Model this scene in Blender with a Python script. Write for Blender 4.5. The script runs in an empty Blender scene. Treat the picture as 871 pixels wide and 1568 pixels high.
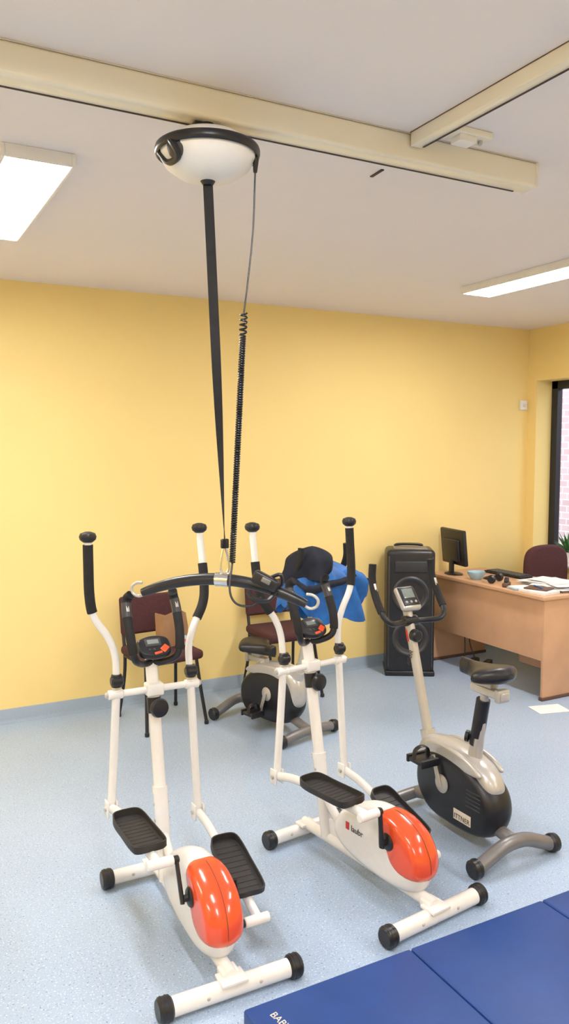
import bpy, bmesh, math, random
from mathutils import Vector, Matrix
random.seed(4)
sc = bpy.context.scene
pi = math.pi

# ------------------------------------------------------------------ materials
MATS = {}
def mat(name, col, rough=0.5, metal=0.0, var=0.04, vscale=30, bump=0.0, bscale=200, coat=0.0, emit=None, estr=0, spec=None):
    if name in MATS: return MATS[name]
    m = bpy.data.materials.new(name); m.use_nodes = True
    nt = m.node_tree; b = nt.nodes['Principled BSDF']
    b.inputs['Roughness'].default_value = rough
    b.inputs['Metallic'].default_value = metal
    if coat: b.inputs['Coat Weight'].default_value = coat; b.inputs['Coat Roughness'].default_value = 0.1
    if spec is not None: b.inputs['Specular IOR Level'].default_value = spec
    tc = nt.nodes.new('ShaderNodeTexCoord')
    n = nt.nodes.new('ShaderNodeTexNoise'); n.inputs['Scale'].default_value = vscale; n.inputs['Detail'].default_value = 3
    nt.links.new(tc.outputs['Object'], n.inputs['Vector'])
    r = nt.nodes.new('ShaderNodeValToRGB')
    r.color_ramp.elements[0].position = .3; r.color_ramp.elements[1].position = .7
    r.color_ramp.elements[0].color = (*[max(0, c*(1-var)) for c in col], 1)
    r.color_ramp.elements[1].color = (*[min(1, c*(1+var)) for c in col], 1)
    nt.links.new(n.outputs['Fac'], r.inputs['Fac']); nt.links.new(r.outputs['Color'], b.inputs['Base Color'])
    if bump:
        n2 = nt.nodes.new('ShaderNodeTexNoise'); n2.inputs['Scale'].default_value = bscale; n2.inputs['Detail'].default_value = 4
        nt.links.new(tc.outputs['Object'], n2.inputs['Vector'])
        bp = nt.nodes.new('ShaderNodeBump'); bp.inputs['Strength'].default_value = bump; bp.inputs['Distance'].default_value = 0.01
        nt.links.new(n2.outputs['Fac'], bp.inputs['Height']); nt.links.new(bp.outputs['Normal'], b.inputs['Normal'])
    if emit:
        b.inputs['Emission Color'].default_value = (*emit, 1); b.inputs['Emission Strength'].default_value = estr
    MATS[name] = m; return m

M_wall = mat('yellow_paint', (.92,.705,.285), .6, var=.012, vscale=2, bump=.03, bscale=150)
M_ceil = mat('ceiling_paint', (.86,.79,.76), .8, var=.008, vscale=2)
M_beam = mat('rail_cream', (.86,.80,.66), .2, var=.01, vscale=4)
M_dark = mat('dark_slot', (.05,.03,.025), .6)
M_white = mat('white_enamel', (.83,.81,.79), .25, var=.02, coat=.3)
M_whiteplast = mat('white_plastic', (.84,.81,.78), .3, var=.01)
M_black = mat('black_plastic', (.013,.013,.017), .35, var=.2)
M_foam = mat('black_foam', (.009,.009,.011), .75, var=.3, bump=.15, bscale=400)
M_orange = mat('orange_plastic', (.80,.085,.022), .2, var=.03, vscale=8, coat=.5)
M_silver = mat('silver_paint', (.52,.50,.47), .3, metal=.35, var=.03)
M_greytube = mat('grey_tube', (.20,.19,.19), .35, metal=.3, var=.05)
M_dgrey = mat('dark_grey_plastic', (.045,.045,.05), .4)
M_chrome = mat('chrome', (.7,.7,.7), .18, metal=1)
M_maroon = mat('maroon_fabric', (.075,.024,.026), .9, var=.25, vscale=150, bump=.2, bscale=500)
M_wood = mat('beech_wood', (.62,.36,.21), .4, var=.06, vscale=6)
M_navy = mat('navy_fabric', (.006,.009,.022), .8, var=.3, vscale=20)
M_blue = mat('blue_fabric', (.008,.12,.42), .55, var=.25, vscale=15)
M_mat = mat('blue_vinyl', (.008,.052,.235), .45, var=.08, vscale=8, bump=.06, bscale=300)
M_label = mat('label_cream', (.7,.62,.5), .5)
M_screen = mat('lcd_screen', (.22,.25,.24), .15)
M_paper = mat('paper', (.82,.82,.82), .7)
M_kraft = mat('kraft_paper', (.36,.20,.10), .8, var=.1, vscale=12)
M_bowl = mat('blue_ceramic', (.35,.52,.62), .25)
M_leaf = mat('leaf_green', (.03,.14,.03), .5, var=.3)
M_panel = mat('light_diffuser', (.9,.9,.9), .5, emit=(1,.965,.95), estr=49)
M_frame = mat('window_frame_dark', (.012,.014,.022), .4)
M_base = mat('vinyl_cove', (.30,.38,.47), .45, var=.1, vscale=200)
M_red = mat('red_print', (.6,.03,.02), .5)
M_brown = mat('brown_plastic', (.12,.06,.04), .5)
M_pedal = mat('pedal_rubber', (.022,.020,.020), .55, var=.2)

def floor_mat():
    m = bpy.data.materials.new('speckled_vinyl'); m.use_nodes = True
    nt = m.node_tree; b = nt.nodes['Principled BSDF']; b.inputs['Roughness'].default_value = .36
    b.inputs['Specular IOR Level'].default_value = .4
    tc = nt.nodes.new('ShaderNodeTexCoord')
    def noise(scale, p0, p1):
        n = nt.nodes.new('ShaderNodeTexNoise'); n.inputs['Scale'].default_value = scale; n.inputs['Detail'].default_value = 2
        nt.links.new(tc.outputs['Object'], n.inputs['Vector'])
        r = nt.nodes.new('ShaderNodeValToRGB'); r.color_ramp.elements[0].position = p0; r.color_ramp.elements[1].position = p1
        nt.links.new(n.outputs['Fac'], r.inputs['Fac']); return r
    def mix(fac, a, c):
        x = nt.nodes.new('ShaderNodeMix'); x.data_type = 'RGBA'
        nt.links.new(fac.outputs['Color'], x.inputs[0])
        if hasattr(a, 'outputs'): nt.links.new(a.outputs[2], x.inputs[6])
        else: x.inputs[6].default_value = (*a, 1)
        x.inputs[7].default_value = (*c, 1); return x
    x1 = mix(noise(1.5, .35, .65), (.355,.46,.61), (.38,.485,.635))
    x2 = mix(noise(150, .60, .66), x1, (.60,.68,.79))
    x3 = mix(noise(125, .64, .69), x2, (.16,.22,.36))
    nt.links.new(x3.outputs[2], b.inputs['Base Color'])
    return m
M_floor = floor_mat()

def brick_mat():
    m = bpy.data.materials.new('exterior_brick'); m.use_nodes = True
    nt = m.node_tree; b = nt.nodes['Principled BSDF']; b.inputs['Roughness'].default_value = .9
    tc = nt.nodes.new('ShaderNodeTexCoord')
    br = nt.nodes.new('ShaderNodeTexBrick'); br.inputs['Scale'].default_value = 3.0
    br.inputs['Color1'].default_value = (.55,.36,.37,1); br.inputs['Color2'].default_value = (.62,.46,.47,1); br.inputs['Mortar'].default_value = (.75,.72,.72,1)
    sep = nt.nodes.new('ShaderNodeSeparateXYZ'); cmb = nt.nodes.new('ShaderNodeCombineXYZ')
    nt.links.new(tc.outputs['Object'], sep.inputs[0]); nt.links.new(sep.outputs['Y'], cmb.inputs['X']); nt.links.new(sep.outputs['Z'], cmb.inputs['Y'])
    nt.links.new(cmb.outputs[0], br.inputs['Vector']); nt.links.new(br.outputs['Color'], b.inputs['Base Color'])
    return m
M_brick = brick_mat()

# ------------------------------------------------------------------ geometry helpers
def group(name, loc=(0,0,0), rz=0):
    e = bpy.data.objects.new(name, None); e.empty_display_size = .1
    e.location = loc; e.rotation_euler = (0, 0, rz); sc.collection.objects.link(e); return e

def mk(name, vf, m, parent=None, smooth=True, mtx=None, loc=None):
    verts, faces = vf
    if mtx is not None: verts = [mtx @ Vector(v) for v in verts]
    me = bpy.data.meshes.new(name); me.from_pydata([tuple(v) for v in verts], [], faces)
    bm = bmesh.new(); bm.from_mesh(me); bmesh.ops.recalc_face_normals(bm, faces=bm.faces[:]); bm.to_mesh(me); bm.free()
    me.materials.append(m)
    o = bpy.data.objects.new(name, me); sc.collection.objects.link(o)
    if smooth:
        for p in me.polygons: p.use_smooth = True
        try: me.set_sharp_from_angle(angle=math.radians(42))
        except Exception: pass
    if loc: o.location = loc
    if parent: o.parent = parent
    return o

def catmull(pts, n=8, closed=False):
    P = [Vector(p) for p in pts]; out = []
    N = len(P); rng = N if closed else N-1
    for i in range(rng):
        if closed: p0,p1,p2,p3 = P[(i-1)%N],P[i],P[(i+1)%N],P[(i+2)%N]
        else:
            p1,p2 = P[i],P[i+1]; p0 = P[i-1] if i>0 else p1*2-p2; p3 = P[i+2] if i+2<N else p2*2-p1
        for k in range(n):
            t = k/n
            out.append(.5*((2*p1)+(p2-p0)*t+(2*p0-5*p1+4*p2-p3)*t*t+(3*p1-p0-3*p2+p3)*t**3))
    if not closed: out.append(P[-1].copy())
    return out

def sweep(path, r, seg=14, closed=False, ry=None, up=None):
    P = [Vector(p) for p in path]; n = len(P); vs = []; fs = []
    def tan(i):
        if closed: return (P[(i+1)%n]-P[i-1]).normalized()
        a = P[max(i-1,0)]; b = P[min(i+1,n-1)]; return (b-a).normalized()
    t0 = tan(0); ref = Vector(up) if up else (Vector((0,0,1)) if abs(t0.z)<.9 else Vector((0,1,0)))
    nrm = (ref - t0*ref.dot(t0)).normalized()
    for i in range(n):
        t = tan(i); nrm = (nrm - t*nrm.dot(t)).normalized(); bn = t.cross(nrm)
        rr = r[int(i*len(r)/n)] if isinstance(r,(list,tuple)) and len(r)!=n else (r[i] if isinstance(r,(list,tuple)) else r)
        r2 = rr if ry is None else ry
        for k in range(seg):
            a = 2*pi*k/seg; vs.append(P[i]+nrm*math.cos(a)*rr+bn*math.sin(a)*r2)
    m = n if closed else n-1
    for i in range(m):
        for k in range(seg):
            a=i*seg+k; b=i*seg+(k+1)%seg; j=(i+1)%n
            fs.append((a,b,j*seg+(k+1)%seg,j*seg+k))
    if not closed:
        fs.append(tuple(range(seg))[::-1]); fs.append(tuple((n-1)*seg+k for k in range(seg)))
    return vs, fs

def cyl(p1, p2, r, seg=24, bev=0.003, r2=None):
    p1=Vector(p1); p2=Vector(p2); d=(p2-p1); L=d.length; d.normalize()
    r2 = r if r2 is None else r2
    b=min(bev,L*.4,r*.5)
    return lathe([(0,0),(r-b,0),(r,b),(r2,L-b),(max(r2-b,0.0005),L),(0,L)], p1, d, seg)

def lathe(prof, center=(0,0,0), axis=(0,0,1), seg=32, sx=1, sy=1):
    ax=Vector(axis).normalized(); c=Vector(center)
    q=Vector((0,0,1)).rotation_difference(ax).to_matrix()
    vs=[];fs=[];rings=[]
    for (r,z) in prof:
        if r<=1e-6: rings.append([len(vs)]); vs.append(c+q@Vector((0,0,z)))
        else:
            ring=[]
            for k in range(seg):
                a=2*pi*k/seg; ring.append(len(vs)); vs.append(c+q@Vector((r*math.cos(a)*sx,r*math.sin(a)*sy,z)))
            rings.append(ring)
    for A,B in zip(rings,rings[1:]):
        for k in range(seg):
            if len(A)==1 and len(B)>1: fs.append((A[0],B[k],B[(k+1)%seg]))
            elif len(B)==1 and len(A)>1: fs.append((A[k],A[(k+1)%seg],B[0]))
            elif len(A)>1: fs.append((A[k],A[(k+1)%seg],B[(k+1)%seg],B[k]))
    return vs,fs

def rbox(c, s, bev=.004, rot=(0,0,0), seg=3, taper=1.0):
    bm=bmesh.new(); bmesh.ops.create_cube(bm,size=1)
    for v in bm.verts:
        k = taper if v.co.z>0 else 1
        v.co=Vector((v.co.x*s[0]*k,v.co.y*s[1]*k,v.co.z*s[2]))
    if bev>0: bmesh.ops.bevel(bm,geom=bm.edges[:],offset=min(bev,min(s)*.49),segments=seg,affect='EDGES',profile=.5)
    from mathutils import Euler
    R=Euler(rot).to_matrix(); c=Vector(c)
    bm.verts.ensure_lookup_table()
    vs=[c+R@v.co for v in bm.verts]; fs=[tuple(v.index for v in f.verts) for f in bm.faces]; bm.free(); return vs,fs

def merge(*vfs):
    V=[];F=[]
    for vs,fs in vfs:
        o=len(V); V+=list(vs); F+=[tuple(i+o for i in f) for f in fs]
    return V,F

def pillow(prof, hw, e=.4, L=7, n=5, xc=0):
    """closed (y,z) side profile swollen to half-width hw along x, rounded rims"""
    P=[Vector((0,p[0],p[1])) for p in prof]; P=catmull(P,n,closed=True); N=len(P)
    c=sum(P,Vector())/N; vs=[];fs=[]; layers=[]
    ss=[(math.sin(-pi/2+pi*k/(2*L))) for k in range(2*L+1)]
    rows=[(hw*1.015,-1,(1-e)*.5)]+[(hw,s,1-e*(1-math.sqrt(max(0,1-s*s)))) for s in ss]+[(hw*1.015,1,(1-e)*.5)]
    for w,s,k in rows:
        layers.append(len(vs))
        for p in P:
            q=c+(p-c)*k; vs.append(Vector((xc+w*s,q.y,q.z)))
    for a,b in zip(layers,layers[1:]):
        for k in range(N): fs.append((a+k,a+(k+1)%N,b+(k+1)%N,b+k))
    fs.append(tuple(range(N))[::-1]); fs.append(tuple(layers[-1]+k for k in range(N)))
    return vs,fs

def lerp(a,b,t): return Vector(a)*(1-t)+Vector(b)*t

def text(name, s, size, loc, rot, m, parent=None, ext=.0004):
    c=bpy.data.curves.new(name,'FONT'); c.body=s; c.size=size; c.extrude=ext; c.align_x='CENTER'; c.align_y='CENTER'
    o=bpy.data.objects.new(name,c); sc.collection.objects.link(o); o.location=loc; o.rotation_euler=rot; c.materials.append(m)
    if parent: o.parent=parent
    return o

# ------------------------------------------------------------------ room
WY=5.18; WX=5.20; CZ=2.789; LX=-2.3; BY=-3.0
mk('floor', rbox(((LX+WX)/2,(BY+WY)/2,-.05),(WX-LX+.6,WY-BY+.6,.1),0), M_floor, smooth=False)
mk('ceiling', rbox(((LX+WX)/2,(BY+WY)/2,CZ+.05),(WX-LX+.6,WY-BY+.6,.1),0), M_ceil, smooth=False)
mk('wall_back', rbox(((LX+WX)/2,WY+.1,CZ/2),(WX-LX+.6,.2,CZ),0), M_wall, smooth=False)
mk('wall_front', rbox(((LX+WX)/2,BY-.1,CZ/2),(WX-LX+.6,.2,CZ),0), M_wall, smooth=False)
mk('wall_left', rbox((LX-.1,(BY+WY)/2,CZ/2),(.2,WY-BY,CZ),0), M_wall, smooth=False)
wy1=5.076; wy0=2.6; wz0=.75; wz1=2.34; T=.3
mk('wall_right', merge(
    rbox((WX+T/2,(WY+wy1)/2,CZ/2),(T,WY-wy1,CZ),0),
    rbox((WX+T/2,(BY+wy0)/2,CZ/2),(T,wy0-BY,CZ),0),
    rbox((WX+T/2,(wy0+wy1)/2,wz0/2),(T,wy1-wy0,wz0),0),
    rbox((WX+T/2,(wy0+wy1)/2,(CZ+wz1)/2),(T,wy1-wy0,CZ-wz1),0)), M_wall, smooth=False)
def cove(x0,x1,y,s):
    pr=[(0,0),(.03,0.0),(.014,.006),(.006,.02),(.004,.085),(0,.09)]
    vs=[];fs=[]
    for x in (x0,x1):
        for a,b in pr: vs.append(Vector((x,y+s*a,b)))
    n=len(pr)
    for i in range(n): fs.append((i,(i+1)%n,n+(i+1)%n,n+i))
    fs.append(tuple(range(n))); fs.append(tuple(range(n,2*n)))
    return vs,fs
mk('baseboard_back', cove(LX,WX,WY-.001,-1), M_base)
vs,fs=cove(BY,WY,0,1)
mk('baseboard_right', ([Vector((WX-.001-v.y,v.x,v.z)) for v in vs],fs), M_base)
mk('baseboard_left', ([Vector((LX+.001+v.y,v.x,v.z)) for v in vs],fs), M_base)
mk('trim_sill', rbox((WX+.07,(wy0+wy1)/2,wz0+.012),(.22,wy1-wy0-.004,.022),.004), M_whiteplast)

# window
w=group('window_1',(0,0,0)); fx=WX+.21
parts=[rbox((fx,wy1-.036,(wz0+wz1)/2+.012),(.06,.07,wz1-wz0-.026),.004), rbox((fx,wy0+.036,(wz0+wz1)/2+.012),(.06,.07,wz1-wz0-.026),.004),
 rbox((fx,(wy0+wy1)/2,wz1-.036),(.06,wy1-wy0-.004,.07),.004), rbox((fx,(wy0+wy1)/2,wz0+.062),(.06,wy1-wy0-.004,.07),.004)]
for k in (1,2): 
    y=wy0+(wy1-wy0)*k/3; parts.append(rbox((fx,y,(wz0+wz1)/2),(.06,.09,wz1-wz0-.05),.004))
mk('frame',merge(*parts),M_frame,w)
g=bpy.data.materials.new('window_glass'); g.use_nodes=True
nt=g.node_tree; nt.nodes.clear(); o_=nt.nodes.new('ShaderNodeOutputMaterial'); tr=nt.nodes.new('ShaderNodeBsdfTransparent'); gl=nt.nodes.new('ShaderNodeBsdfGlossy'); gl.inputs['Roughness'].default_value=.02
mx=nt.nodes.new('ShaderNodeMixShader'); mx.inputs[0].default_value=.06; nt.links.new(tr.outputs[0],mx.inputs[1]); nt.links.new(gl.outputs[0],mx.inputs[2]); nt.links.new(mx.outputs[0],o_.inputs[0])
mk('glass',rbox((fx,(wy0+wy1)/2,(wz0+wz1)/2),(.008,wy1-wy0-.1,wz1-wz0-.1),0),g,w,smooth=False)
mk('exterior_brick_wall', rbox((8.2,5.0,1.5),(.2,9,3.6),0), M_brick, smooth=False)
mk('exterior_ground', rbox((6.9,4.0,-.06),(2.6,12,.1),0), mat('paving',(.35,.34,.32),.9), smooth=False)

# thermostat
t_=group('wall_thermostat',(5.135,WY-.014,2.13))
mk('housing',rbox((0,0,0),(.075,.026,.085),.006),M_whiteplast,t_)
mk('dial',cyl((0,-.013,0),(0,-.02,0),.016),M_label,t_)

# ------------------------------------------------------------------ ceiling rails
def rail(name, x0,x1,y0,y1,zb,axis):
    p=group(name)
    if axis=='x':
        wd=y1-y0
        mk('cover',rbox(((x0+x1)/2,(y0+y1)/2,(zb+CZ)/2),(x1-x0,wd,CZ-zb),.012,seg=4),M_beam,p)
        mk('slot',rbox(((x0+x1)/2-.02,y1-.010,zb-.0005),(x1-x0-.06,.006,.004),0),M_dark,p,smooth=False)
        mk('end_cap',rbox((x1-.002,(y0+y1)/2,(zb+CZ)/2),(.012,wd+.004,CZ-zb+.0),.004),M_beam,p)
        mk('shadow_gap',rbox(((x0+x1)/2,y0+.0,CZ-.002),(x1-x0,.004,.003),0),M_label,p,smooth=False)
    else:
        wd=x1-x0
        mk('cover',rbox(((x0+x1)/2,(y0+y1)/2,(zb+CZ)/2),(wd,y1-y0,CZ-zb),.005),M_beam,p)
        mk('slot',rbox((x1-.008,(y0+y1)/2,zb-.0005),(.006,y1-y0-.04,.004),0),M_dark,p,smooth=False)
        mk('edge_line',rbox((x0,(y0+y1)/2,CZ-.0015),(.002,y1-y0,.002),0),M_brown,p,smooth=False)
    return p
rail('ceiling_hoist_rail',LX+.01,2.21,2.18,2.26,2.70,'x')
rail('ceiling_transfer_rail',1.631,1.678,BY+.01,2.175,2.742,'y')
br=group('ceiling_rail_bracket',(1.80,2.085,CZ-.0225))
mk('plate',rbox((0,0,.012),(.15,.07,.02),.003),M_beam,br)
mk('stop_block',rbox((-.02,0,-.008),(.07,.05,.025),.004),M_whiteplast,br)
mk('bolt',cyl((.05,0,.004),(.05,0,-.012),.008),M_silver,br)
mk('ceiling_slot_marker', rbox((1.755,2.545,CZ-.002),(.013,.085,.004),.001,rot=(0,0,-.08)), M_dark)

# ------------------------------------------------------------------ ceiling lights
def panel(x0,x1,y0,y1):
    cx,cy=(x0+x1)/2,(y0+y1)/2
    p=group('ceiling_light_panel',(cx,cy,CZ)); h=.045; W=x1-x0; D=y1-y0
    fr=merge(rbox((-W/2+.006,0,-h/2),(.012,D,h),.002),rbox((W/2-.006,0,-h/2),(.012,D,h),.002),
             rbox((0,-D/2+.006,-h/2),(W-.024,.012,h),.002),rbox((0,D/2-.006,-h/2),(W-.024,.012,h),.002))
    mk('frame',fr,M_whiteplast,p)
    mk('diffuser',rbox((0,0,-h+.008),(W-.026,D-.026,.006),0),M_panel,p,smooth=False)
for y0 in (2.89,.35,-2.2):
    for x0 in (.455,3.445): panel(x0,x0+.25,y0,y0+1.15)
panel(-1.75,-1.5,2.89,4.04); panel(-1.75,-1.5,-.6,.55)

# ------------------------------------------------------------------ hoist lift unit
h=group('ceiling_hoist_unit',(.93,2.222,2.607))
R=.142
mk('shell',lathe([(0,.07),(.05,.068),(.10,.055),(R-.006,.03),(R,.012),(R-.002,-.005),(.125,-.03),(.09,-.055),(.05,-.068),(.02,-.071),(0,-.071)],seg=48),M_whiteplast,h)
mk('ring_handle',sweep([Vector((math.cos(a)*(R+.006),math.sin(a)*(R+.006),.012)) for a in [2*pi*k/64 for k in range(64)]],.014,10,closed=True,ry=.007,up=(0,0,1)),M_black,h)
mk('trolley',merge(cyl((0,0,.065),(0,0,.095),.02),rbox((0,0,.082),(.09,.03,.02),.004)),M_black,h)
mk('strap_collar',cyl((0,0,-.068),(0,0,-.082),.022,r2=.017),M_black,h)
mk('handle_loop',sweep(catmull([(-.136,-.03,.02),(-.132,-.065,-.005),(-.115,-.06,-.035),(-.12,0,-.035),(-.138,.03,.0)],8),.010,8),M_black,h)
mk('sensor_window',lathe([(0,0),(.028,0),(.030,.004),(.024,.010),(0,.013)],(-.118,-.052,-.012),(-.85,-.4,-.35),20),M_dgrey,h)
mk('cable_gland',cyl((.128,-.062,.006),(.126,-.060,-.045),.010,r2=.006),M_black,h)
top=Vector((.93,2.222,2.53)); bot=Vector((.985,2.24,1.46)); vs=[];fs=[]
n=60
for i in range(n+1):
    t=i/n; c=lerp(top,bot,t); a=math.radians(-28+100*max(0,(t-.35)/.65)); d=Vector((math.cos(a),math.sin(a),0))*.0145; nn=Vector((-math.sin(a),math.cos(a),0))*.0012
    vs+=[c-d-nn,c+d-nn,c+d+nn,c-d+nn]
for i in range(n):
    for k in range(4): fs.append((i*4+k,i*4+(k+1)%4,i*4+4+(k+1)%4,i*4+4+k))
mk('hoist_lifting_strap',(vs,fs),M_foam)
cpath=catmull([(1.056,2.162,2.565),(1.05,2.165,2.4),(1.036,2.17,2.26),(1.023,2.174,2.155)],10)
ax0=Vector((1.023,2.174,2.155)); ax1=Vector((.990,2.195,1.40)); turns=105; N=turns*10; hel=[]
for i in range(N+1):
    t=i/N; c=lerp(ax0,ax1,t); rr=.0075 if t>.09 else .010
    if t<=.09: ang=2*pi*turns*(t*.5)
    else: ang=2*pi*turns*(.09*.5+(t-.09))
    hel.append(c+Vector((math.cos(ang)*rr,math.sin(ang)*rr,0)))
mk('hoist_coiled_cable',merge(sweep(cpath,.0028,8),sweep(hel,.0030,6),sweep(catmull([ax1,(.97,2.17,1.32),(.985,2.15,1.28),(1.03,2.13,1.275),(1.05,2.12,1.30)],8),.0035,8)),M_black)
# spreader bar with handset clipped on
sb=group('hoist_spreader_bar',(0,0,0))
Lp=Vector((.775,2.418,1.290)); Rp=Vector((1.180,2.068,1.275)); C=Vector((.985,2.24,1.345))
def bz(t,dz=0):
    c=lerp(Lp,Rp,t); s=1-(2*t-1)**2; c.z=c.z+.060*s+dz; return c
path=[bz(k/30) for k in range(31)]
mk('bar',sweep(path,[.013+.006*math.sin(pi*k/30)**.5 for k in range(31)],16),M_black,sb)
dirv=(Rp-Lp).normalized()
for nm,P,s in (('hook_left',Lp,-1),('hook_right',Rp,1)):
    d=dirv*s
    pts=[P-d*.01+Vector((0,0,-.002)),P+d*.012+Vector((0,0,-.012)),P+d*.032+Vector((0,0,-.004)),P+d*.036+Vector((0,0,.016)),P+d*.020+Vector((0,0,.030)),P+d*.0+Vector((0,0,.032))]
    mk(nm,sweep(catmull(pts,8),.0048,10),M_silver,sb)
mk('center_sleeve',sweep([bz(.46),bz(.5),bz(.54)],.022,20),M_chrome,sb)
mk('carabiner',sweep(catmull([C+Vector((0,0,.01)),C+Vector((.014,0,.035)),C+Vector((.008,0,.08)),C+Vector((0,0,.105)),C+Vector((-.008,0,.08)),C+Vector((-.014,0,.035))],6,closed=True),.0045,8,closed=True),M_chrome,sb)
mk('strap_clip',rbox(C+Vector((0,0,.11)),(.026,.012,.03),.004),M_black,sb)
H0=Vector((1.07,2.125,1.335))
mk('handset_body',rbox(H0+Vector((0,0,0.012)),(.085,.03,.040),.008,rot=(0,.45,-.7)),M_black,sb)
mk('handset_buttons',rbox(H0+Vector((-.008,-.018,.016)),(.03,.008,.016),.003,rot=(0,.45,-.7)),M_greytube,sb)
mk('handset_hook',sweep(catmull([H0+Vector(v) for v in ((.02,.01,.02),(.045,-.01,.03),(.05,-.01,.0),(.03,0,-.01))],6),.006,8),M_black,sb)
mk('handset_clip',sweep(catmull([H0+Vector(v) for v in ((-.05,.02,-.02),(-.04,.0,-.04),(-.0,-.01,-.045),(.03,-.01,-.02))],6),.008,8),M_black,sb)

# ------------------------------------------------------------------ elliptical trainers
def tray(L=.29,W=.125,H=.028):
    hl=L/2; hw=W/2
    ctrl=[(hw*.75,-hl),(hw,-hl*.8),(hw,0),(hw*.98,hl*.55),(hw*.75,hl*.93),(0,hl),(-hw*.75,hl*.93),(-hw*.98,hl*.55),(-hw,0),(-hw,-hl*.8),(-hw*.75,-hl),(0,-hl*1.01)]
    P=catmull([(a,b,0) for a,b in ctrl],4,closed=True); N=len(P)
    vs=[];fs=[]
    for k,z in ((.93,0),(1,.006),(1,H),(.93,H),(.90,.012)):
        for p in P:
            zz = z+(.014*max(0,(p.y/hl-.4)) if z==H else 0)
            vs.append(Vector((p.x*k if k<1 else p.x,p.y*(k if k==1 else (1-(1-k)*.45)),zz)))
    for r in range(4):
        for i in range(N): fs.append((r*N+i,r*N+(i+1)%N,(r+1)*N+(i+1)%N,(r+1)*N+i))
    fs.append(tuple(range(N))[::-1]); fs.append(tuple(4*N+i for i in range(N)))
    parts=[(vs,fs)]
    for i in range(9):
        parts.append(rbox((0,-hl*.75+i*L*.088,.0125),(W*.74,.006,.003),.001,seg=1))
    return merge(*parts)

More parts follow.
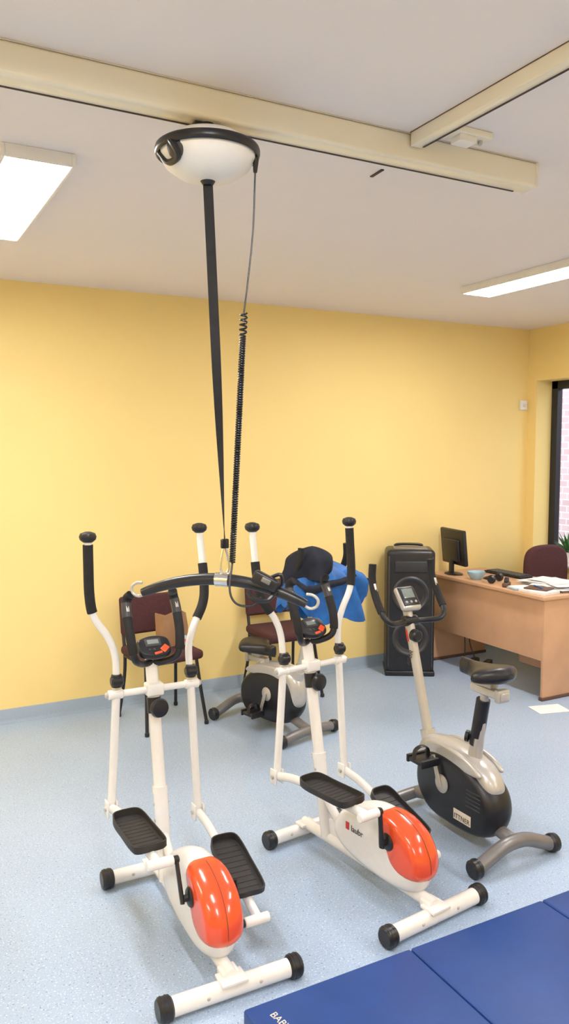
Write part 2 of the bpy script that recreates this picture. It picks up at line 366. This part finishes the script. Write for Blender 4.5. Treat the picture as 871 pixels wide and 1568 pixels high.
HOUS=[(.57,.155),(.53,.235),(.43,.305),(.31,.350),(.19,.345),(.09,.305),(.045,.245),(.032,.19),(.042,.135),(.075,.09),(.15,.066),(.27,.064),(.4,.075),(.52,.105)]
ORNG=[(.265,.345),(.185,.350),(.09,.311),(.038,.247),(.024,.19),(.036,.150),(.085,.132),(.14,.135),(.19,.165),(.225,.23),(.255,.30)]
def elliptical(loc, rz, crank, tops, bots, slid, side_text=False, kl=.205):
    g=group('elliptical_trainer',(loc[0],loc[1],0),rz)
    for nm,y,hl,r in (('rear_stabilizer',0,kl,.030),('front_stabilizer',.81,.170,.028)):
        mk(nm,cyl((-hl,y,.038),(hl,y,.038),r),M_white,g)
        for s in (-1,1):
            mk(nm+'_foot_'+('r' if s>0 else 'l'),merge(cyl((s*(hl-.004),y,.038),(s*(hl+.042),y,.038),.038,bev=.007),
               cyl((s*(hl+.010),y,.038),(s*(hl+.014),y,.038),.0395,bev=.001),cyl((s*(hl+.026),y,.038),(s*(hl+.030),y,.038),.0395,bev=.001)),M_black,g)
            mk(nm+'_bolt_'+('r' if s>0 else 'l'),cyl((s*.09,y-r+.003,.045),(s*.09,y-r-.004,.045),.006),M_silver,g)
    mk('main_beam',sweep([(0,0,.07),(0,.06,.072),(0,.4,.072),(0,.81,.068)],.026,16,ry=.022),M_white,g)
    mk('rear_saddle_bracket',merge(rbox((0,.0,.068),(.09,.07,.012),.003),rbox((0,.03,.07),(.06,.05,.03),.006)),M_white,g)
    mk('front_saddle_bracket',rbox((0,.80,.068),(.08,.06,.012),.003),M_white,g)
    cb=Vector((0,.64,.07)); ct=Vector((0,.80,.93))
    cy=lambda z: cb.y+(ct.y-cb.y)*(z-cb.z)/(ct.z-cb.z)
    mk('lower_column',sweep([(0,cy(.07),.07),(0,cy(.42),.42)],.029,20),M_white,g)
    mk('upper_column',sweep([(0,cy(.41),.41),(0,cy(.93),.93)],.0245,20),M_white,g)
    mk('column_joint',sweep([(0,cy(.40),.40),(0,cy(.425),.425)],.031,20),M_white,g)
    mk('gusset',merge(sweep([(0,.46,.08),(0,cy(.25)-.01,.25)],.018,12),rbox((0,.60,.11),(.012,.14,.09),.003)),M_white,g)
    for z in (.36,.30): mk('column_bolt',cyl((-.033,cy(z),z),(.033,cy(z),z),.007),M_silver,g)
    mk('housing',pillow(HOUS,.064,e=.38),M_white,g)
    mk('rear_cover',pillow(ORNG,.067,e=.32),M_orange,g)
    mk('cover_seam',sweep(catmull([(0,y,z) for y,z in [(.264,.3468),(.185,.3518),(.0885,.3127),(.0367,.248),(.0232,.19),(.035,.150)]],6),.0010,6),M_brown,g)
    ck=Vector((0,.19,.255)); cd=Vector((0,math.sin(crank),math.cos(crank)))*.125
    mk('crank_axle',cyl((-.102,ck.y,ck.z),(.102,ck.y,ck.z),.012),M_black,g)
    for s,nm in ((-1,'left'),(1,'right')):
        mk(nm+'_hub',lathe([(0,.0),(.030,0),(.034,.006),(.028,.012),(0,.014)],(s*.064,ck.y,ck.z),(s,0,0),28),M_black,g)
        pin=ck+cd*(-s)
        pin.x=s*.097
        mk(nm+'_crank',sweep([Vector((s*.097,ck.y,ck.z))-cd*(-s)*.12,Vector((s*.097,ck.y,ck.z)),lerp((s*.097,ck.y,ck.z),pin,.5),pin,pin+cd*(-s)*.1],[.013,.014,.011,.012,.011],12,ry=.007,up=(0,1,0)),M_black,g)
        mk(nm+'_pin_sleeve',cyl((s*.108,pin.y,pin.z),(s*.200,pin.y,pin.z),.018),M_white,g)
        mk(nm+'_pin_cap',cyl((s*.088,pin.y,pin.z),(s*.11,pin.y,pin.z),.013),M_black,g)
        by,bz_=bots[0 if s<0 else 1]; ty=tops[0 if s<0 else 1]
        arm=Vector((s*.172,by,bz_))
        mid=lerp(arm,(s*.160,pin.y,pin.z),.30)+Vector((0,0,.020))
        bar=[arm,mid,Vector((s*.160,pin.y,pin.z))]
        mk(nm+'_pedal_bar',sweep(catmull(bar,8),.019,12,ry=.016),M_white,g)
        a=lerp(bar[1],bar[2],.06); b=lerp(bar[1],bar[2],.90)
        dd=(a-b); cen=(a+b)/2+Vector((s*.006,0,.016)); ang=math.atan2(dd.z,dd.y)
        mk(nm+'_pedal',tray(),M_pedal,g,mtx=Matrix.Translation(cen)@Matrix.Rotation(ang,4,'X')@Matrix.Rotation(-s*.03,4,'Z'))
        mk(nm+'_pedal_bracket',merge(rbox(arm+Vector((s*.018,0,.0)),(.008,.045,.065),.003),rbox(arm+Vector((-s*.018,0,.0)),(.008,.045,.065),.003)),M_white,g)
        mk(nm+'_pedal_joint',cyl(arm+Vector((-.03,0,0)),arm+Vector((.03,0,0)),.010),M_silver,g)
        PX=.152; PZ=.800
        piv=Vector((s*PX,.76,PZ))
        mk(nm+'_lower_arm',sweep([piv+Vector((0,0,.02)),lerp(piv,arm,.5),arm+Vector((0,0,.01))],.0165,16),M_white,g)
        mk(nm+'_arm_pivot',cyl((s*(PX-.025),.76,PZ),(s*(PX+.034),.76,PZ),.019),M_white,g)
        mk(nm+'_pivot_bolt',cyl((s*(PX+.03),.76,PZ),(s*(PX+.045),.76,PZ),.011),M_silver,g)
        mk(nm+'_clamp_knob',merge(cyl((s*PX-.024,.76-.008,PZ+.055),(s*PX+.024,.76-.008,PZ+.055),.021,bev=.006),cyl((s*PX,.755,PZ+.03),(s*PX,.755,PZ+.08),.021)),M_black,g)
        dy=ty-.76
        P=catmull([(s*PX,.76,PZ+.03),(s*(PX+.002),.76+dy*.15,.945),(s*(PX+.028),.76+dy*.25,1.025),(s*.232,.76+dy*.45,1.11),(s*.248,.76+dy*.6,1.19),(s*.25,.76+dy*.85,1.32),(s*.25,.76+dy,1.41)],8)
        mk(nm+'_upper_arm',sweep(P,.0145,16),M_white,g)
        z0,z1=(1.12,1.398) if not slid[0 if s<0 else 1] else (1.055,1.28)
        G=[p for p in P if z0<=p.z<=z1]
        mk(nm+'_grip',sweep(G,.0195,16),M_foam,g)
        tp=P[-1]
        mk(nm+'_knob',lathe([(0,-.012),(.018,-.012),(.030,-.002),(.033,.010),(.028,.022),(.012,.028),(0,.029)],tp,(0,0,1),24),M_black,g)
        F=catmull([(0,.785,.905),(s*.045,.765,.905),(s*.088,.725,.94),(s*.100,.735,1.02),(s*.102,.775,1.105),(s*.096,.795,1.16),(s*.086,.775,1.182)],7)
        mk(nm+'_fixed_bar',sweep(F,.0145,12),M_black,g)
        mk(nm+'_fixed_grip',sweep(F[16:],.0185,14),M_foam,g)
        mk(nm+'_pulse_sensor',sweep(F[27:34],.0192,14),M_dgrey,g)
        mk(nm+'_sensor_pad',rbox(F[31]+Vector((0,-.0185,.0)),(.012,.004,.030),.0015,rot=(-.5,0,0)),M_silver,g)
    mk('crossbar',cyl((-.18,.76,.80),(.18,.76,.80),.0135),M_white,g)
    mk('crossbar_mount',rbox((0,.765,.80),(.07,.055,.05),.008),M_white,g)
    zk=.735
    mk('adjust_knob',lathe([(0,0),(.014,0),(.016,.02),(.036,.024),(.039,.034),(.034,.046),(.012,.05),(0,.05)],(0,cy(zk)-.018,zk),(.15,-1,.0),24),M_black,g)
    mk('column_collar',sweep([(0,cy(zk-.03),zk-.03),(0,cy(zk+.03),zk+.03)],.028,20),M_black,g)
    q=Matrix.Translation((0,.765,.965))@Matrix.Rotation(math.radians(42),4,'X')
    pr=[(-.052,0),(-.038,.052),(0,.064),(.038,.052),(.050,0),(.034,-.052),(0,-.060),(-.034,-.052)]
    vs_,fs_=pillow([(a,b*1.12) for a,b in pr],.016,e=.15)
    vs_=[Vector((v.z,v.y,v.x)) for v in vs_]
    mk('console',(vs_,fs_),M_black,g,mtx=q)
    mk('console_display',rbox((-.002,.014,.0165),(.064,.036,.003),.001),M_dgrey,g,mtx=q)
    mk('console_lcd',rbox((-.002,.016,.0178),(.046,.020,.002),.0005),M_screen,g,mtx=q)
    mk('console_accent',rbox((.040,-.018,.0145),(.034,.026,.008),.004,rot=(0,0,.7)),M_orange,g,mtx=q)
    mk('console_accent_front',rbox((.010,-.036,.0145),(.034,.012,.008),.004,rot=(0,0,.2)),M_orange,g,mtx=q)
    mk('console_button',merge(*[cyl((x,-.020,.015),(x,-.020,.020),.005) for x in (-.022,-.004)]),M_dgrey,g,mtx=q)
    if side_text:
        text('side_print','laubr',.036,(-.0662,.37,.220),(pi/2,0,-pi/2),M_black,g)
        mk('side_print_mark',rbox((-.0655,.43,.222),(.002,.02,.03),.0005),M_red,g)
    return g
elliptical((.976,2.185),math.radians(-.8),.42,(.765,.90),((.79,.335),(.74,.270)),(False,True),kl=.205)
elliptical((1.80,2.19),math.radians(7),.08,(.85,.81),((.78,.335),(.74,.295)),(True,False),True,kl=.212)

# ------------------------------------------------------------------ exercise bikes
def bike(loc,rz,low=False):
    g=group('exercise_bike',(loc[0],loc[1],0),rz)
    P=catmull([(-.205,0,.040),(-.15,-.0,.062),(-.07,0,.092),(0,0,.100),(.07,0,.092),(.15,0,.062),(.205,0,.040)],6)
    mk('rear_stabilizer',sweep(P,.030,18),M_greytube,g)
    P2=catmull([(-.195,.66,.040),(-.1,.66,.052),(0,.66,.058),(.1,.66,.052),(.195,.66,.040)],6)
    mk('front_stabilizer',sweep(P2,.028,18),M_greytube,g)
    for s in (-1,1):
        for y,x,r in ((0,.2,.039),(.66,.19,.037)):
            mk('foot_cap',merge(cyl((s*x,y,.041),(s*(x+.045),y,.037),r,bev=.008),cyl((s*(x+.015),y,.040),(s*(x+.02),y,.0395),r+.0015,bev=.001)),M_black,g)
    mk('frame_tube',sweep([(0,0,.098),(0,.12,.11),(0,.5,.10),(0,.66,.06)],.028,16),M_greytube,g)
    body=[(.575,.14),(.590,.235),(.55,.33),(.46,.375),(.33,.375),(.20,.345),(.10,.275),(.065,.19),(.09,.10),(.16,.052),(.33,.040),(.49,.06)]
    mk('side_shell',pillow(body,.082,e=.20),M_black,g)
    top_=[(.605,.20),(.61,.31),(.56,.385),(.46,.405),(.33,.405),(.20,.38),(.12,.335),(.09,.27),(.16,.28),(.30,.28),(.45,.26),(.55,.18)]
    mk('top_shell',pillow(top_,.060,e=.22),M_silver,g)
    for s in (-1,1):
        mk('shell_cap',pillow([(.43,.405),(.30,.40),(.20,.378),(.14,.34),(.18,.325),(.30,.335),(.42,.35),(.50,.345),(.50,.385)],.012,e=.2,xc=s*.066),M_silver,g)
    cb=Vector((0,.565,.36)); ct=Vector((0,.755,.985))
    mk('column',sweep([cb,ct],.026,18,ry=.022),M_silver,g)
    mk('column_boot',sweep([lerp(cb,ct,-.06),lerp(cb,ct,.07)],.036,18),M_silver,g)
    text('column_print','600R',.040,(-.0235,.690,.73),(pi/2,math.radians(-73),-pi/2),M_dark,g)
    mk('column_stripe',rbox((-.0225,.715,.835),(.002,.012,.06),.0005,rot=(-.3,0,0)),M_red,g)
    mk('bar_clamp',merge(cyl((-.04,.725,.905),(.04,.725,.905),.026),cyl((0,.70,.84),(0,.655,.84),.03,bev=.008)),M_black,g)
    for s,nm in ((-1,'left'),(1,'right')):
        F=catmull([(0,.725,.905),(s*.08,.70,.905),(s*.15,.67,.915),(s*.185,.69,.95),(s*.19,.745,1.03),(s*.185,.785,1.11),(s*.18,.79,1.19)],8)
        mk(nm+'_handlebar',sweep(F,.0145,12),M_black,g)
        mk(nm+'_grip',sweep(F[26:],.0185,14),M_foam,g)
        mk(nm+'_pulse_sensor',rbox(F[37]+Vector((0,-.0185,0)),(.014,.005,.04),.0015,rot=(-.4,0,0)),M_silver,g)
        ca=.35 if s<0 else .35+pi
        c0=Vector((s*.102,.37,.23)); d=Vector((0,math.sin(ca),math.cos(ca)))*.12; p=c0+d
        mk(nm+'_crank_hub',lathe([(0,0),(.04,0),(.043,.006),(.03,.014),(0,.016)],(s*.083,.37,.23),(s,0,0),28),M_silver,g)
        mk(nm+'_crank',sweep([c0-d*.1,c0,lerp(c0,p,.5),p,p+d*.08],[.014,.015,.012,.012,.011],12,ry=.007,up=(0,1,0)),M_silver,g)
        px=s*.165
        mk(nm+'_pedal',merge(rbox((px,p.y,p.z),(.095,.085,.022),.006),rbox((px,p.y-.05,p.z),(.10,.015,.035),.004),rbox((px,p.y+.05,p.z),(.10,.015,.035),.004),cyl((s*.100,p.y,p.z),(px,p.y,p.z),.008)),M_black,g)
        mk(nm+'_pedal_strap',sweep(catmull([(px-s*.04,p.y+.01,p.z),(px-s*.035,p.y+.01,p.z+.045),(px,p.y+.01,p.z+.06),(px+s*.035,p.y+.01,p.z+.045),(px+s*.045,p.y+.01,p.z)],6),.004,8,ry=.014,up=(1,0,0)),M_black,g)
    mk('side_vents',merge(*[rbox((-.0835,.17,.19+i*.018),(.003,.09,.005),.001,seg=1) for i in range(5)]),M_dgrey,g)
    mk('side_label',rbox((-.0842,.235,.125),(.003,.11,.048),.001),M_label,g)
    text('side_label_print','ITTNER',.030,(-.0862,.235,.118),(pi/2,0,-pi/2),M_dark,g)
    dz=-.30 if low else 0
    mk('seat_tube',cyl((0,.265,.32),(0,.235,.48 if not low else .40),.030),M_silver,g)
    if not low:
        mk('seat_sleeve',sweep([(0,.245,.44),(0,.205,.655)],.031,16),M_black,g)
        mk('height_knob',lathe([(0,0),(.01,0),(.01,.02),(.026,.025),(.026,.04),(0,.045)],(0,.255,.465),(-.6,1,.1),20),M_black,g)
    mk('seat_post',sweep([(0,.235,.35),(0,.195,.70+dz)],.019,14),M_silver,g)
    sy=.05
    mk('seat_slider',merge(rbox((0,.12+sy,.70+dz),(.045,.20,.035),.005),rbox((0,.045+sy,.70+dz),(.062,.03,.055),.005),rbox((0,.13+sy,.735+dz),(.05,.08,.03),.005)),M_silver,g)
    vs=[];fs=[];NS=26;K=20
    for i in range(NS+1):
        t=i/NS; y=.0+sy+.30*t
        w_=.125*math.sin(min(1,t*2.6+.10)*pi/2) if t<.35 else .125-(.125-.026)*min(1,((t-.35)/.42))**.8
        if t>.93: w_*=max(.25,1-((t-.93)/.07)**2*.8)
        hgt=.040 if t>.1 else .040*(.35+t*6.5)
        zc=.775+dz+.018*(1-t)**2-.006*math.sin(t*pi)
        for k in range(K):
            a=2*pi*k/K; sx=math.cos(a); sz=math.sin(a)
            vs.append(Vector((w_*abs(sx)**.8*(1 if sx>0 else -1),y,zc+hgt*(abs(sz)**.8)*(1 if sz>0 else -.8))))
    for i in range(NS):
        for k in range(K): fs.append((i*K+k,i*K+(k+1)%K,(i+1)*K+(k+1)%K,(i+1)*K+k))
    fs.append(tuple(range(K))); fs.append(tuple(NS*K+k for k in range(K)))
    mk('saddle',(vs,fs),M_black,g)
    q=Matrix.Translation((0,.745,1.01))@Matrix.Rotation(math.radians(52),4,'X')
    mk('console',rbox((0,0,0),(.115,.13,.035),.016),M_silver,g,mtx=q)
    mk('console_bezel',rbox((0,.006,.014),(.098,.105,.012),.008),M_black,g,mtx=q)
    mk('console_display',rbox((0,.020,.0205),(.066,.05,.002),.0008),M_screen,g,mtx=q)
    mk('console_buttons',merge(*[cyl((x,-.026,.018),(x,-.026,.023),.007) for x in (-.028,0,.028)]),M_silver,g,mtx=q)
    return g
bike((2.365,2.365),math.radians(1.2))
bike((2.16,4.66),math.radians(193),low=True)

# ------------------------------------------------------------------ jacket
def drape(cx,cy,zt,zb,rx0,rx1,ry0,ry1,nf,seed,amp=.10,off=(0,0),rz=0):
    random.seed(seed); ph=[random.uniform(0,6.28) for _ in range(6)]
    vs=[];fs=[];K=72;R_=30
    for i in range(R_+1):
        t=i/R_
        for k in range(K):
            a=2*pi*k/K
            fold=1+amp*t**.6*(math.sin(nf*a+ph[0]+t*2.5)+.6*math.sin((nf*2+1)*a+ph[1]-t*3)+.4*math.sin((nf-2)*a+ph[2]))
            prof=math.sin(min(1,t*1.9)*pi/2)**.75
            rx=(rx0+(rx1-rx0)*t)*prof*fold; ry=(ry0+(ry1-ry0)*t)*prof*fold
            z=zt-(zt-zb)*(t**1.1)*(1+.13*math.sin(2*a+ph[3])+.09*math.sin(5*a+ph[4]))
            x=rx*math.cos(a)+off[0]*t; y=ry*math.sin(a)+off[1]*t
            vs.append(Vector((cx+x*math.cos(rz)-y*math.sin(rz),cy+x*math.sin(rz)+y*math.cos(rz),z)))
    for i in range(R_):
        for k in range(K): fs.append((i*K+k,i*K+(k+1)%K,(i+1)*K+(k+1)%K,(i+1)*K+k))
    return vs,fs
jk=group('hanging_jacket',(2.31,3.93,0))
mk('body',drape(.01,-.02,1.12,.80,.19,.21,.12,.13,5,3,.11,(.03,0),rz=-.45),M_blue,jk)
mk('back_panel',drape(-.09,-.01,1.08,.84,.12,.13,.10,.12,4,21,.12,(-.02,0),rz=-.45),M_blue,jk)
mk('hood',drape(-.04,-.02,1.19,1.01,.12,.150,.09,.12,4,9,.12,(-.03,0),rz=-.45),M_navy,jk)
mk('hood_lining',sweep(catmull([(-.19,-.05,1.02),(-.13,-.15,.96),(-.03,-.17,.985),(.07,-.18,1.0),(.15,-.17,1.03)],8),[.012,.024,.020,.018,.010],14,ry=.022),M_navy,jk)
mk('sleeve',sweep(catmull([(.10,-.08,1.02),(.17,-.12,1.01),(.215,-.14,.96),(.20,-.13,.88),(.16,-.11,.83)],8),[.035,.045,.05,.045,.038,.03],16,ry=.036),M_blue,jk)
mk('cuff',sweep(catmull([(.245,-.145,1.0),(.235,-.14,.95),(.215,-.13,.89)],5),[.018,.028,.026,.018],16,ry=.026),M_navy,jk)

# ------------------------------------------------------------------ visitor chairs
def chair(loc,rz):
    g=group('visitor_chair',(loc[0],loc[1],0),rz)
    mk('seat',rbox((0,-.01,.45),(.40,.41,.06),.025,seg=5),M_maroon,g)
    mk('backrest',rbox((0,.205,.665),(.38,.045,.25),.02,seg=5,rot=(-.12,0,0)),M_maroon,g)
    for s,nm in ((-1,'left'),(1,'right')):
        mk(nm+'_front_leg',sweep(catmull([(s*.205,-.225,.012),(s*.185,-.18,.25),(s*.175,-.15,.415)],5),.011,12),M_black,g)
        mk(nm+'_back_leg',sweep(catmull([(s*.205,.215,.012),(s*.185,.17,.25),(s*.18,.16,.42),(s*.175,.20,.58),(s*.165,.23,.74)],5),.011,12),M_black,g)
        mk(nm+'_side_rail',sweep([(s*.178,-.16,.415),(s*.18,.16,.415)],.010,12),M_black,g)
        for y in (-.225,.215): mk('foot_tip',cyl((s*.205,y,0),(s*.205,y,.025),.014),M_black,g)
    for y in (-.15,.155): mk('cross_rail',sweep([(-.176,y,.415),(.176,y,.415)],.010,12),M_black,g)
    return g
chair((1.645,4.765),math.radians(6)); chair((2.60,4.91),math.radians(0))
bg=group('paper_bag',(1.725,4.78,.484),.2)
vs=[Vector((x,y,z)) for z,k in ((0,1),(.12,1.03),(.21,1.06)) for x,y in ((-.085*k,-.055*k),(0,-.05*k),(.085*k,-.055*k),(.085*k,.055*k),(0,.05*k),(-.085*k,.055*k))]
vs[13].z+=.02; vs[16].z-=.03; vs[14].x-=.02
fs=[(0,1,2,3,4,5)]+[(r*6+k,r*6+(k+1)%6,r*6+6+(k+1)%6,r*6+6+k) for r in (0,1) for k in range(6)]
o=mk('bag',(vs,fs),M_kraft,bg,smooth=False); md=o.modifiers.new('thick','SOLIDIFY'); md.thickness=.003
mk('wrapped_snack',rbox((.05,-.11,.04),(.07,.04,.06),.012,rot=(.2,.3,.3)),M_bowl,bg)
mk('snack_band',rbox((.05,-.11,.04),(.072,.042,.02),.006,rot=(.2,.3,.3)),M_orange,bg)

# ------------------------------------------------------------------ speaker
sp=group('party_speaker',(3.735,4.925,0),math.radians(-32))
mk('cabinet',rbox((0,.0,.50),(.37,.29,.96),.035,seg=5),M_black,sp)
mk('base_plinth',rbox((0,0,.02),(.38,.30,.04),.01),M_black,sp)
M_grille=mat('speaker_grille',(.024,.024,.028),.55,var=.5,vscale=180)
for z,r in ((.30,.135),(.64,.135)):
    mk('woofer_ring',lathe([(r-.02,0),(r,0),(r+.005,.012),(r-.008,.02),(r-.022,.012)],(0,-.143,z),(0,-1,0),40),M_dgrey,sp)
    mk('woofer_cone',lathe([(0,-.0),(.03,.004),(.045,-.012),(r-.03,.006),(r-.016,.012),(r-.01,.0)],(0,-.143,z),(0,-1,0),40),M_grille,sp)
mk('horn',rbox((0,-.145,.85),(.25,.02,.09),.01),M_grille,sp)
mk('control_panel',rbox((0,-.02,.982),(.26,.16,.012),.005),M_greytube,sp)
for s in (-1,1): mk('side_strip',rbox((s*.165,-.143,.5),(.012,.014,.86),.005),M_dgrey,sp)
mk('carry_handle',sweep(catmull([(-.10,.09,.965),(-.09,.09,.995),(.09,.09,.995),(.10,.09,.965)],6),.011,10),M_black,sp)

# ------------------------------------------------------------------ desk
DX0,DX1,DY0,DY1=4.07,4.68,3.86,5.12; DZ=.735
dk=group('office_desk',(0,0,0))
mk('desktop',rbox(((DX0+DX1)/2,(DY0+DY1)/2,DZ-.0125),(DX1-DX0,DY1-DY0,.025),.003),M_wood,dk)
mk('modesty_panel',rbox((DX0+.04,(DY0+DY1)/2,.495),(.018,DY1-DY0-.08,.43),.002),M_wood,dk)
for nm,y in (('end_panel_near',DY0+.03),('end_panel_far',DY1-.03)):
    mk(nm,rbox(((DX0+DX1)/2+.01,y,.365),(DX1-DX0-.04,.022,.69),.002),M_wood,dk)
    mk(nm+'_foot',rbox(((DX0+DX1)/2+.01,y,.012),(DX1-DX0-.02,.035,.024),.004),M_brown,dk)
mk('drawer_pedestal',rbox((DX1-.20,DY0+.26,.42),(.34,.40,.54),.003),M_wood,dk)
mn=group('computer_monitor',(4.20,4.95,DZ),math.radians(80))
mk('stand_base',lathe([(0,0),(.08,0),(.085,.006),(.07,.012),(.03,.018),(0,.02)],(0,0,0),(0,0,1),32,sx=1.1,sy=.8),M_black,mn)
mk('stand_neck',rbox((0,.02,.07),(.05,.025,.12),.006),M_black,mn)
mk('screen_back',rbox((0,0,.225),(.36,.035,.29),.012,rot=(-.10,0,0)),M_black,mn)
mk('screen_bulge',rbox((0,.02,.20),(.24,.03,.18),.012,rot=(-.10,0,0)),M_black,mn)
mk('display',rbox((0,-.0185,.227),(.33,.002,.25),.0005,rot=(-.10,0,0)),M_greytube,mn)
bw=group('ceramic_bowl',(4.18,4.66,DZ))
mk('bowl',lathe([(0,.0),(.035,0),(.04,.006),(.065,.04),(.07,.062),(.066,.062),(.06,.042),(.035,.012),(0,.01)],seg=32),M_bowl,bw)
pp=group('paper_stack',(4.44,4.13,DZ))
random.seed(8)
for i in range(14):
    mk('sheet',rbox((random.uniform(-.03,.04),random.uniform(-.10,.14),.002+i*.0032),(.21,.297,.0018),0,rot=(0,0,random.uniform(-.4,.4))),M_paper,pp,smooth=False)
ph=group('headphones',(4.20,4.47,DZ+.002),.4)
mk('band',sweep(catmull([(-.07,0,.03),(-.075,.04,.035),(-.03,.08,.03),(.03,.08,.03),(.075,.04,.035),(.07,0,.03)],7),.007,10),M_black,ph)
for s in (-1,1): mk('ear_cup',cyl((s*.055,0,.034),(s*.085,0,.034),.033,bev=.01),M_black,ph)
kb=group('computer_keyboard',(4.55,4.70,DZ),pi/2)
mk('case',rbox((0,0,.010),(.40,.14,.018),.004),M_black,kb)
mk('keys',merge(*[rbox((-.175+.025*i,-.05+.025*j,.022),(.02,.02,.006),.002,seg=1) for i in range(15) for j in range(5)]),M_dgrey,kb)
tp_=group('tape_dispenser',(4.16,4.31,DZ),.6)
mk('body',rbox((0,0,.016),(.11,.045,.032),.008),M_brown,tp_)
mk('roll',cyl((0,-.014,.04),(0,.014,.04),.028),M_black,tp_)
nb=group('notebook',(4.175,4.19,DZ),-.2)
mk('cover',rbox((0,0,.007),(.15,.11,.014),.002),M_bowl,nb)
mk('pages',rbox((.003,0,.016),(.14,.10,.005),.001),M_paper,nb)
bn=group('ring_binder',(4.18,4.01,DZ),.1)
mk('cover',rbox((0,0,.012),(.17,.22,.024),.003),M_paper,bn)
mk('booklet',rbox((.01,.01,.030),(.13,.17,.010),.002,rot=(0,0,.25)),M_brown,bn)
mk('pen',cyl((-.04,-.06,.043),(.03,.07,.041),.004),M_blue,bn)
mk('floor_paper_sheet',rbox((4.015,3.735,.0025),(.23,.155,.003),0,rot=(0,0,-.25)),M_paper,smooth=False)
ps=group('power_strip',(4.34,4.72,0),.5)
mk('strip',rbox((0,0,.02),(.26,.05,.04),.008),M_black,ps)
mk('adapter',rbox((.0,.09,.03),(.13,.06,.06),.01),M_black,ps)
mk('cable',sweep(catmull([(-.13,0,.02),(-.20,-.06,.012),(-.24,.02,.012),(-.22,.12,.012),(-.18,.1,.15),(-.15,.12,.32),(-.13,.14,.45)],8),.005,8),M_black,ps)
mk('cable_loop',sweep(catmull([(-.1,.02,.03),(-.16,.06,.2),(-.12,.1,.33),(-.06,.1,.18),(-.04,.05,.04)],8),.004,8),M_black,ps)

# office chair
oc=group('office_chair',(4.93,4.47,0),math.radians(-6))
mk('seat',rbox((0,0,.48),(.42,.44,.08),.035,seg=5),M_maroon,oc)
pr=[(-.20,-.18),(-.215,0),(-.20,.14),(-.13,.20),(0,.215),(.13,.20),(.20,.14),(.215,0),(.20,-.18),(.1,-.20),(-.1,-.20)]
vs_,fs_=pillow(pr,.035,e=.12); vs_=[Vector((v.y,.22+v.x,.745+v.z)) for v in vs_]
mk('backrest',(vs_,fs_),M_maroon,oc)
mk('back_bracket',sweep(catmull([(0,.08,.44),(0,.26,.45),(0,.28,.56),(0,.265,.70)],6),.02,10,ry=.012),M_black,oc)
mk('gas_lift',cyl((0,0,.09),(0,0,.45),.025),M_black,oc)
for k in range(5):
    a=2*pi*k/5+.3; d=Vector((math.cos(a),math.sin(a),0))
    mk('base_arm',sweep([Vector((0,0,.11)),d*.13+Vector((0,0,.10)),d*.20+Vector((0,0,.075))],[.022,.02,.015],10),M_black,oc)
    mk('caster',cyl(d*.20+Vector((-d.y,d.x,0))*.02+Vector((0,0,.028)),d*.20-Vector((-d.y,d.x,0))*.02+Vector((0,0,.028)),.028),M_black,oc)
# plant on sill
pt=group('potted_plant',(WX+.075,4.74,wz0+.023))
mk('pot',lathe([(0,0),(.045,0),(.055,.09),(.06,.10),(.054,.10),(.05,.085),(0,.08)],seg=24),M_whiteplast,pt)
random.seed(2); vs=[];fs=[]
for i in range(34):
    a=random.uniform(0,6.28); L=random.uniform(.10,.24); el=random.uniform(.5,1.35); d=Vector((math.cos(a)*math.cos(el)*.55,math.sin(a)*math.cos(el),math.sin(el))); s=Vector((-math.sin(a),math.cos(a),0))*.016
    b=Vector((0,0,.08)); p1=b+d*L*.55; p2=b+d*L+Vector((0,0,-.02)); o_=len(vs)
    vs+=[b,p1-s,p2,p1+s]; fs.append((o_,o_+1,o_+2,o_+3))
mk('leaves',(vs,fs),M_leaf,pt,smooth=False)

# ------------------------------------------------------------------ folding mats
gm=group('folding_gym_mat',(0,0,0))
xs=[.955,1.585,2.2,2.82,3.43]
for i,(a,b) in enumerate(zip(xs,xs[1:])):
    mk('section_%d'%(i+1),rbox(((a+b)/2,1.46,.026),(b-a-.004,1.2,.05),.009,seg=4),M_mat,gm)
text('mat_print','BABYS',.034,(1.035,1.955,.0515),(0,0,math.radians(-80)),M_label,gm)

# ------------------------------------------------------------------ world, camera
wd=bpy.data.worlds.new('sky'); sc.world=wd; wd.use_nodes=True
bgn=wd.node_tree.nodes['Background']; bgn.inputs[0].default_value=(.75,.85,1,1); bgn.inputs[1].default_value=3.0
cam=bpy.data.cameras.new('camera'); co=bpy.data.objects.new('camera',cam); sc.collection.objects.link(co)
co.location=(0,0,1.75)
yaw=math.radians(28.1); pit=math.radians(4.595)
fwd=Vector((math.sin(yaw)*math.cos(pit),math.cos(yaw)*math.cos(pit),-math.sin(pit)))
co.rotation_euler=fwd.to_track_quat('-Z','Y').to_euler()
cam.sensor_fit='VERTICAL'; cam.sensor_height=24; cam.lens=24*1207/1568; cam.clip_start=.05
sc.camera=co
sc.view_settings.view_transform='Standard'
sc.view_settings.exposure=0.0
